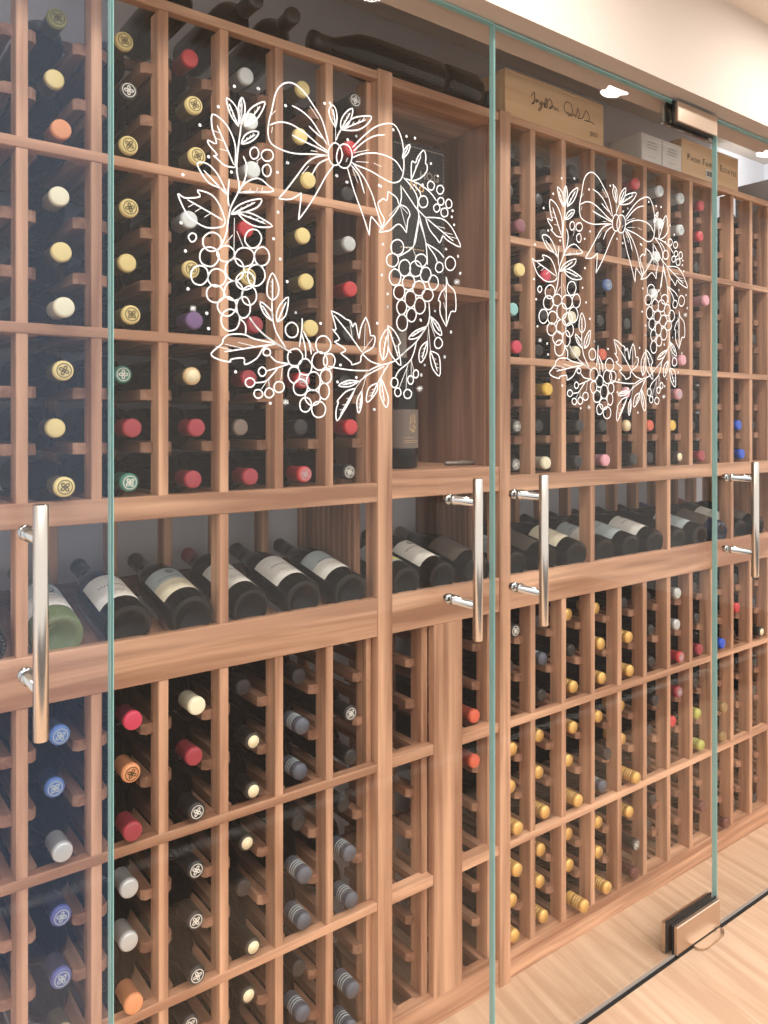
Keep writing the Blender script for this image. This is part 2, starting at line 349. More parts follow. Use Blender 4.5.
def place_bottle(code, shape, loc, rot, label, group, spin=0):
    pr = bottle_proto(code, shape)
    if pr['used']: o = copy_tree(pr)
    else: o = pr
    pr['used'] = 1
    o.location = loc; o.rotation_euler = rot
    for c in o.children: c.rotation_euler = (0, 0, spin)
    o['label'] = label; o['category'] = 'wine bottle'
    if group: o['group'] = group
    return o
INV = {}
for t_ in """L011:OLe:13 L012:Y:31 L013:OR:-4 L021:CR:8 L022:Y:-4 L023:CR:-32 L031:Ye:-15 L032:Y:25 L033:Ye:-32 L041:BLe:-1 L042:BLe:22 L043:SI:-10 L051:NVe:-4 L052:NVe:-15 L053:BG:-15 L111:Ye:24 L112:Ke:4 L113:Ye:4 L121:Ye:9 L122:Y:19 L123:Ye:-10 L131:GRe:31 L132:DR:-12 L133:GRe:0 L141:CM:-10 L142:ORe:0 L143:DR:-15 L151:SI:4 L152:SI:7 L153:OR:-17 L211:RD:16 L212:Ye:-6 L213:Ye:-14 L221:WH:20 L222:Ye:7 L223:PU:-4 L231:TN:5 L232:DR:-10 L233:DR:-2 L241:CR:-10 L242:DR:-2 L243:Ke:-14 L251:Ke:-10 L252:Ke:-6 L253:Ke:-14 L261:Ke:11 L311:WH:21 L312:WH:1 L313:WH:-6 L321:RD:21 L322:Ye:9 L323:DR:-14 L331:DR:9 L332:TP:41 L333:DR:1 L342:CC:-3 L343:CC:-3 L351:CC:17 L353:CC:-6 L361:CC:13 L411:Y:7 L412:Y:11 L413:Y:-15 L421:Y:3 L422:Y:-11 L423:Y:-29 L431:RDe:3 L433:RDe:0 L441:K:22 L442:NKs:3 L443:NKs:11 L451:K:22 L452:NKs:-4 L453:NKs:0 L461:K:18 L462:NKs:3 L511:Ke:-7 L512:RD:7 L513:K:18 L521:SI:7 L522:RD:7 L523:K:11 L532:RD:5 L533:Ke:9 L541:E:0 L542:Ke:4 L543:K:7 L551:K:29 L552:NKs:7 L553:NKs:0 L561:E:0 L562:NKs:-3 L563:NKs:4 R013:MV:-16 R021:Y:-13 R022:AQ:9 R023:CM:-4 R032:Ke:-1 R033:Ke:1 R041:Ke:4 R051:GOs:12 R052:GOs:16 R053:GOs:-7 R061:GOs:-4 R062:GOs:12 R063:GOs:4 R121:CM:3 R131:YO:0 R133:CR:3 R142:NKs:16 R151:GOs:28 R152:GOs:28 R153:GOs:7 R161:GOs:22 R162:GOs:25 R163:GOs:12 R222:CR:18 R223:CR:5 R232:K:-7 R233:K:-1 R241:GOs:31 R243:GOs:12 R251:GOs:12 R252:GOs:28 R253:GOs:-4 R261:GOs:31 R262:GOs:28 R263:GOs:-23 R321:BLe:-8 R323:RO:10 R332:K:8 R333:LL:0 R341:GOs:31 R342:GOs:14 R343:GOs:11 R351:GOs:21 R352:K:-8 R353:NKs:8 R361:GOs:21 R362:GOs:21 R363:GOs:-8 R411:RD:-13 R422:K:15 R431:LL:16 R432:TN:13 R433:K:-4 R442:GOs:8 R443:GOs:5 R451:GOs:34 R452:GOs:31 R453:GOs:-16 R461:GOs:5 R462:Ke:-14 R463:MB:-11 R511:WHe:-12 R512:WH:-12 R513:WH:-3 R521:WH:7 R532:RO:20 R551:K:1 R561:K:10 R563:E:0 R611:WHe:-6 R612:WHe:-6 R623:LL:-11 R631:LLe:1 R632:YO:20 R633:WK:1 R641:SI:5 R642:SI:7 R643:RDe:-6 R651:DRe:1 R652:RD:21 R653:E:0 R661:E:0 R662:E:0 R663:E:0 R711:RD:0 R712:RD:3 R721:LL:-18 R733:DR:-2 R742:K:13 R743:DR:3 R752:OYs:9 R753:OYs:-2 R761:E:0 R762:MB:-7 R763:E:0 R843:BU:-4 R852:TG:-10 R853:TG:-7 R863:MB:-18 R932:BU:6 R933:BU:-3 R942:RD:12 R961:E:0 R962:E:0 RA43:WK:-6 RA53:E:0""".split():
    a, c, y = t_.split(':'); i = 10 if a[1] == 'A' else int(a[1]); INV[(a[0], i, int(a[2]), int(a[3]))] = (c, int(y))
for r_ in (1, 2, 3):   # the narrow cell column in the cubby's foot
    pass
BAYN = {1: 'top bay', 2: 'second bay', 3: 'third bay', 4: 'fourth bay', 5: 'fifth bay', 6: 'lowest bay'}
ROWN = {1: 'upper row', 2: 'middle row', 3: 'bottom row'}
ORD = ['first', 'second', 'third', 'fourth', 'fifth', 'sixth', 'seventh', 'eighth', 'ninth', 'tenth', 'eleventh', 'twelfth']
BZ = {1: 1.747, 2: 1.463, 3: 1.185, 4: .610, 5: .326, 6: .067}
rnd = random.Random(3)
for side, cols in (('L', range(-1, 6)), ('R', range(0, 11))):
    for i in cols:
        for bay in range(1, 7):
            for row in (1, 2, 3):
                if side == 'L' and bay == 6 and i < 5-row-1+0 and i < {1: 1, 2: 3, 3: 5}[row]: continue
                code, y = INV.get((side, i, bay, row), ('K', None))
                if code == 'E': continue
                if y is None: y = rnd.uniform(14, 34)
                st = .080 if bay == 6 else .0905
                z = BZ[bay]+st*(3-row)+.0245
                x = (.343+P*i) if side == 'L' else 1.3749+.11245*i
                nm = CAPC[code.rstrip('es') if code[-1] in 'es' else code][1]
                if side == 'L': where = f"{ORD[5-i]} column left of the cubby"
                else: where = f"{ORD[i]} column right of the cubby"
                kind = 'screw capped' if code.endswith('s') else 'capped'
                lab = f"{nm} {kind} bottle, {ROWN[row]} of {BAYN[bay]}, {where}"
                place_bottle(code, 'bord', (x+rnd.uniform(-.002, .002), y/1000+.30, z), (R(90), 0, 0), lab, 'bottles lying in the rack cells', rnd.uniform(0, 6))
X2 = 1.2625
for row, bay, nm in ((3, 4, 'orange red capped bottle lying above the middle rail right of the wide front panel'), (1, 5, 'orange red capped bottle lying below the middle rail right of the wide front panel')):
    place_bottle('RO', 'bord', (X2-.004, .318, BZ[bay]+.0905*(3-row)+.0245), (R(90), 0, 0), nm, None)

# bottles on the sloped display row: labels face up
def curved(mb, r, z0, z1, half, nz=1, n=18, off=.0006):
    rr = r+off; vs = []; fs = []
    for j in range(nz+1):
        for k in range(n+1):
            a = -PI/2-half+2*half*k/n; vs.append((rr*math.cos(a), rr*math.sin(a), z0+(z1-z0)*j/nz))
    for j in range(nz):
        for k in range(n): a = j*(n+1)+k; fs.append((a, a+1, a+n+2, a+n+1))
    return mb.add(vs, fs, True)
def on_cyl(r): return lambda u, v: (r*math.cos(-PI/2+u/r), r*math.sin(-PI/2+u/r), v)
def dress(o, shape, style):
    r = .0405 if shape == 'burg' else .0375
    z0, z1 = (.042, .138) if shape == 'burg' else (.042, .145)
    base = {'w': LABEL, 'c': LABEL_C, 'b': LABEL, 'g': LABEL_B, 'y': LABEL_B, 'k': plain('dark label', (84, 74, 66), .6)}[style[0]]
    L_ = obj('label', curved(MB(), r, z0, z1, 1.15), base, o)
    pr = MB(); P_ = on_cyl(r+.0014); ce = lambda b_, s_, v_, sx=1.0: add_text(pr, b_, s_, lambda u, v: P_(u, v_+v), sx=sx)
    H = z1-z0
    if 'T' in style:
        pass
    for k, (w_, v_) in enumerate(((.036, .30), (.028, .22), (.040, .14))):
        # rows of tiny strokes: the small print
        n = int(w_/.0022); 
        for q in range(n):
            if (q*7+k*3) % 5 == 0: continue
            u0 = -w_/2+q*.0022; pr.ribbon([(u0, z0+H*v_), (u0+.0015, z0+H*v_)], .0024, P_)
    if 'A' in style:   # arched crest drawing
        pr.ribbon([(.016*math.cos(a*PI/12), z0+H*.66+.012*math.sin(a*PI/12)) for a in range(24)], .0026, P_, True)
        for q in range(5): pr.ribbon([(-.011+q*.005, z0+H*.58), (-.012+q*.0055, z0+H*.72)], .0014, P_)
        ce('CHARDONNAY', .0085, z0+H*.40, .9)
    if 'N' in style:
        for q in range(11): pr.ribbon([(-.026+q*.005, z0+H*.52), (-.026+q*.005+.0026, z0+H*.52+.004)], .0034, P_)
    if 'C' in style:   # round crest
        pr.ribbon([(.006*math.cos(a*PI/8), z0+H*.82+.006*math.sin(a*PI/8)) for a in range(16)], .0026, P_, True)
        pr.ribbon([(0, z0+H*.76), (0, z0+H*.88)], .0022, P_)
        for q in range(13): pr.ribbon([(-.03+q*.0047, z0+H*.60), (-.03+q*.0047+.003, z0+H*.63)], .0036, P_)
    obj('label_print', pr, INK, L_)
    if 'S' in style:  # grey blue upper band
        obj('label_band', curved(MB(), r, z0+H*.5, z1, 1.15, off=.0008), LABEL_B, L_)
    if style[0] == 'y':
        obj('yellow_band', curved(MB(), r, z0+.010, z0+.020, 1.15, off=.001), plain('yellow band', (226, 220, 70), .5), L_)
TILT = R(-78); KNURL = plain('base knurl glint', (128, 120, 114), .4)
def display(x, yb, zb, shape, cap, style, label, glass=None):
    o = bpy.data.objects.new('wine_bottle', None); COL.objects.link(o); o.location = (x, yb, zb); o.rotation_euler = (TILT, 0, 0)
    me = M_BODY[shape]
    if glass: me = me.copy(); me.materials[0] = glass
    obj('glass_body', me, None, o)
    prof = [(.0150, .232), (.0154, .236), (.0150, .285), (.0158, .288), (.0158, .297), (.0135, .2995), (0, .299)]
    if shape == 'bord': prof = [(.0168, .236)]+prof[1:]
    else: prof = [(.0176, .235)]+prof[1:]
    obj('capsule', MB().lathe(prof, 20), cap_mat(cap) if isinstance(cap, str) else cap, o)
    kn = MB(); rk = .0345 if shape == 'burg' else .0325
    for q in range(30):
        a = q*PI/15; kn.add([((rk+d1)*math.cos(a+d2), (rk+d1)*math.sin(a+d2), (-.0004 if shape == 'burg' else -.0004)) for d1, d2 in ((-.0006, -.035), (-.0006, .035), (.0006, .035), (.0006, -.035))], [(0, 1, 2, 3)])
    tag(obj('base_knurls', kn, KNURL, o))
    if style: dress(o, shape, style)
    tag(o, label, 'wine bottle', 'bottles on the sloped display row')
ZB = .966; YB = .008
HC = plain('clear dull foil', (96, 100, 84), .3)
display(.343, YB, ZB, 'burg', HC, 'wAS', 'pale green white wine bottle behind the nearest door handle, grey label with arched drawing', GLASS_G)
display(.4555, YB, ZB, 'burg', 'K', 'wN', 'dark bottle with plain white label, next right of the pale green bottle')
display(.5678, YB, ZB, 'burg', 'K', 'cCS', 'dark bottle with half grey half cream crest label, just left of a display upright')
display(.682, YB, ZB, 'bord', 'DR', 'bC', 'dark bottle with red capsule partly behind the left rack display upright')
display(.7945, YB, ZB, 'burg', 'K', 'wN', 'dark bottle with white label, second from the tall post in the left display')
display(.9035, YB, ZB, 'burg', 'K', 'wNS', 'dark bottle with white label beside the slatted panel in the left display')
display(.2305, YB, ZB, 'bord', 'K', 'wN', 'dark bottle at the left frame edge, left of the pale green bottle')
display(1.048, YB, ZB, 'bord', 'K', 'y', 'dark bottle with a yellow striped band below the standing bottle cubby')
display(1.150, YB, ZB, 'bord', 'K', 'wC', 'dark bottle with white crested label in the cubby unit display row')
display(1.256, YB, ZB, 'burg', 'TP', 'k', 'dark bottle with dark diamond label behind the second door handle')
for k_, (sh, cp, st, lb) in enumerate((('bord', 'K', 'gN', 'dark bottle with grey label left of the third door handle'), ('bord', 'K', 'kN', 'dark bottle directly behind the third door handle'),
 ('burg', 'K', 'cC', 'dark bottle with cream label right of the third door handle'), ('bord', 'K', 'wCS', 'dark bottle with grey edged label cut by the first right rack upright'),
 ('bord', 'K', 'gC', 'dark bottle with silver grey crest label in the second right display opening'), ('burg', 'K', 'wC', 'dark bottle with small white crest label left of the second right upright'),
 ('bord', 'K', '', 'dark unlabelled bottle just right of the second right upright'), ('bord', 'K', 'gN', 'dark bottle with long silver grey label seen through the third door edge'), ('burg', 'NV', 'kN', 'navy tinted bottle beside the long silver grey labelled bottle'),
 ('bord', 'K', 'wN', 'dark bottle with white label beside the fourth door handle'), ('bord', 'DR', 'kN', 'red capsuled dark bottle at the farthest right of the display row'))):
    display(1.3785+.11245*k_, YB, ZB, sh, cp, st, lb, GLASS_N if cp == 'NV' else None)

# bottles lying on top of the left rack, necks over the rail
for x, y, lb in ((.567, -.035, 'black bottle lying on top of the left rack, leftmost of three necks'), (.680, -.035, 'black bottle lying on top of the left rack, middle of three necks'), (.792, -.03, 'black bottle lying on top of the left rack, closest to the long wrapped bottles')):
    place_bottle('K', 'bord', (x-.01, y+.30, 2.029+.0385), (R(90), 0, R(-6) if x > .7 else 0), lb, None)
def wrapped(x0, L_, lab, flip=False):
    o = empty('wine_bottle', (x0, .05, 2.029+.045), (0, R(90) if not flip else R(-90), 0))
    obj('glass_body', MB().lathe([(0, .01), (.03, 0), (.043, .004), (.045, .012), (.045, L_*.58), (.041, L_*.68), (.028, L_*.78), (.019, L_*.85), (.017, L_*.96), (0, L_*.96)], 24), GLASS_M, o)
    obj('capsule', MB().lathe([(.0185, L_*.84), (.0185, L_*.95), (.0205, L_*.955), (.0205, L_), (0, L_)], 20), cap_mat('K'), o)
    tag(o, lab, 'wine bottle')
wrapped(1.165, .33, 'large black bottle lying lengthwise on top above the tall post, neck pointing left', True)
wrapped(1.172, .155, 'stubby black bottle lying lengthwise on the cubby top beside the pine crate')

# ------------------------------------------------------------------ crates and boxes on top
TOP = 2.030
def crate(x0, x1, h, d, lab, grp=None):
    o = root_at('wooden_crate', ((x0+x1)/2, .0, TOP), lab, 'wooden crate')
    y0 = .003
    wpart('front_board', MB().cbox(x0+.0, x1, y0, y0+.010, TOP, TOP+h), PINE, o)
    wpart('back_board', MB().cbox(x0, x1, y0+d-.01, y0+d, TOP, TOP+h), PINE, o)
    wpart('end_board', MB().cbox(x0, x0+.012, y0+.01, y0+d-.01, TOP, TOP+h), PINE, o)
    wpart('end_board', MB().cbox(x1-.012, x1, y0+.01, y0+d-.01, TOP, TOP+h), PINE, o)
    wpart('lid', MB().cbox(x0, x1, y0, y0+d, TOP+h, TOP+h+.008), PINE, o)
    wpart('bottom_board', MB().cbox(x0+.012, x1-.012, y0+.01, y0+d-.01, TOP, TOP+.008), PINE, o)
    return o
c1 = crate(1.3397, 1.704, .102, .26, 'long pale pine crate with two signatures, on the rack above the open cubby post')
pr = MB(); pl = lambda u, v: (1.3397+u, .0015, TOP+v)
def smooth(pts, n=5, closed=False):
    out = []; N_ = len(pts)
    for i in range(N_ if closed else N_-1):
        p = [pts[(i+k) % N_] if closed else pts[max(0, min(N_-1, i+k))] for k in (-1, 0, 1, 2)]
        for q in range(n):
            t = q/n; t2, t3 = t*t, t*t*t
            out.append(tuple(.5*((2*p[1][j])+(-p[0][j]+p[2][j])*t+(2*p[0][j]-5*p[1][j]+4*p[2][j]-p[3][j])*t2+(-p[0][j]+3*p[1][j]-3*p[2][j]+p[3][j])*t3) for j in (0, 1)))
    if not closed: out.append(pts[-1])
    return out
sig1 = [(.085, .062), (.098, .075), (.097, .050), (.088, .045), (.100, .055), (.108, .060), (.104, .052), (.112, .058), (.118, .050), (.124, .060), (.122, .040), (.112, .036), (.126, .052), (.134, .058), (.132, .046), (.140, .072), (.144, .050), (.136, .050), (.152, .072), (.162, .060), (.150, .048), (.160, .052), (.166, .058), (.172, .050), (.178, .056), (.186, .048)]
sig2 = [(.215, .052), (.206, .064), (.214, .080), (.232, .078), (.238, .062), (.226, .048), (.218, .056), (.236, .050), (.246, .058), (.250, .050), (.256, .064), (.258, .074), (.266, .060), (.258, .050), (.276, .054), (.284, .066), (.292, .076), (.304, .064), (.300, .052), (.284, .050), (.310, .052), (.325, .048)]
for sg in (sig1, sig2): pr.ribbon(smooth(sg, 4), .0022, pl)
for q in range(3): pr.ribbon([(.313+q*.010+.004*math.cos(a*PI/5), .022+.005*math.sin(a*PI/5)) for a in range(10)], .0014, pl, True)
pr.ribbon([(.309, .028), (.309, .014)], .0014, pl)
wpart('signature_print', pr, INK, c1)
c2 = crate(2.062, 2.371, .094, .24, 'smaller pale wooden crate with branded lettering and a barcode sticker, farthest right on top')
pr = MB(); pl2 = lambda u, v: (2.2165+u, .0015, TOP+v)
xs = -.128
for wd in ('Phom', 'Family', 'Estates'):
    for k, chh in enumerate(wd):
        sz = .027 if k == 0 else .019
        me = text_mesh(chh.upper(), sz, cx=False); w_ = max([v.co.x for v in me.vertices]+[0])
        x_ = xs; pr.add([pl2(x_+v.co.x, .052+v.co.y+(0 if k == 0 else -.004)) for v in me.vertices], [tuple(p.vertices) for p in me.polygons]); bpy.data.meshes.remove(me); xs += w_+.0035
    xs += .012
wpart('brand_print', pr, INK, c2)
wpart('sticker', MB().box(2.185, 2.232, .0008, .0016, TOP+.010, TOP+.034), BOX_W, c2)
pr = MB()
for q in range(9): pr.box(2.189+q*.0043, 2.189+q*.0043+(.0024 if q % 3 else .0012), .0002, .0008, TOP+.014, TOP+.030)
wpart('barcode', pr, INK, c2)
for x0, lb in ((1.866, 'small white carton with grey print on the rack top, left one of the pair'), (1.963, 'small white carton with grey print on the rack top, touching the branded crate')):
    o = root_at('white_carton', (x0+.046, .0, TOP), lb, 'carton')
    wpart('carton_body', MB().cbox(x0, x0+.093, .0, .11, TOP, TOP+.072, .001), BOX_W, o)
    wpart('lid_flap', MB().cbox(x0-.0008, x0+.0938, -.0008, .1108, TOP+.060, TOP+.0735, .001), BOX_W, o)
    pr = MB(); pl3 = lambda u, v: (x0+.0465+u, -.0014, TOP+v)
    for v_, w_ in ((.053, .040), (.045, .050), (.037, .046), (.014, .034)):
        for q in range(int(w_/.004)): pr.ribbon([(-w_/2+q*.004, v_), (-w_/2+q*.004+.003, v_)], .0032 if v_ > .03 else .0014, pl3)
    wpart('carton_print', pr, GREY_T, o)

# ------------------------------------------------------------------ things in the cubby
bx = root_at('gift_box', (1.13, .14, 1.611), 'tall black box with dotted border standing on the upper cubby shelf', 'box')
wpart('box_body', MB().cbox(1.008, 1.238, .10, .19, 1.6115, 1.948), BOX_K, bx)
pr = MB(); plb = lambda u, v: (1.123+u, .0992, 1.78+v)
for q in range(26): u = -.105+q*.0083; pr.ribbon([(u, .158), (u+.0045, .158)], .004, plb)
for q in range(38): v = -.155+q*.0083; pr.ribbon([(.108, v), (.108, v+.0045)], .0022, plb)
for q in range(38): v = -.155+q*.0083; pr.ribbon([(-.108, v), (-.108, v+.0045)], .0022, plb)
add_text(pr, 'THE', .026, lambda u, v: plb(u-.062, v+.098)); add_text(pr, 'HOG', .026, lambda u, v: plb(u+.066, v+.098))
wpart('box_print', pr, PALE_DOT, bx)
pr = MB(); add_text(pr, 'M', .030, lambda u, v: plb(u+.018, v+.068)); pr.ribbon([(.042+.006*math.cos(a*PI/6), .066+.006*math.sin(a*PI/6)) for a in range(12)], .003, plb, True)
for q in range(9): pr.ribbon([(-.02+q*.008, -.075), (-.015+q*.008, -.075)], .003, plb)
wpart('gold_print', pr, GOLDP, bx)
sb = tag(empty('wine_bottle', (1.090, .085, 1.2075)), 'dark standing bottle with a grey label and gold monogram on the lower cubby shelf', 'wine bottle')
obj('glass_body', MB().lathe([(x*1.0, z*1.03) for x, z in neck_glass(BURG)], 28), GLASS_M, sb)
obj('capsule', MB().lathe([(.0185, .232), (.0158, .250), (.0152, .292), (.0160, .296), (.0160, .307), (0, .308)], 20), plain('grey capsule', (122, 112, 104), .5), sb)
LB = obj('label', MB(), LABEL_G, sb); LB.data = curved(MB(), .0405, .045, .130, 1.4, n=26).mesh('label', mat=LABEL_G)
pr = MB(); P_ = (lambda f_: (lambda u, v: f_(u-.014, v)))(on_cyl(.0419))
for a in ([(.012, .118), (.012, .100), (.008, .098)], [(.018, .120), (.018, .100)], [(.024, .120), (.024, .100), (.030, .100)], [(.006, .088), (.030, .090)], [(.018, .098), (.018, .078)], [(.010, .094), (.013, .084), (.022, .082), (.026, .090), (.020, .096)]): pr.ribbon(a, .0020, P_)
for v_, w_ in ((.068, .030), (.062, .044), (.058, .040)):
    for q in range(int(w_/.0022)): pr.ribbon([(-.004+q*.0022, v_), (-.0026+q*.0022, v_)], .0018, P_)
obj('monogram', pr, GOLDP, LB)
pn = tag(empty('wine_key', (1.225, .088, 1.2075+.006), (0, R(90), R(-8))), 'slim metal wine key lying on the lower cubby shelf', 'wine key')
obj('handle', MB().lathe([(0, 0), (.004, .001), (.0055, .006), (.0052, .055), (.0058, .058), (.0058, .094), (.004, .098), (0, .099)], 14), plain('worn key metal', (150, 144, 138), .38, 1), pn)
obj('grip_sleeve', MB().lathe([(.0060, .035), (.0063, .037), (.0063, .056), (.0060, .058)], 14), plain('grey grip', (120, 112, 104), .5), pn)

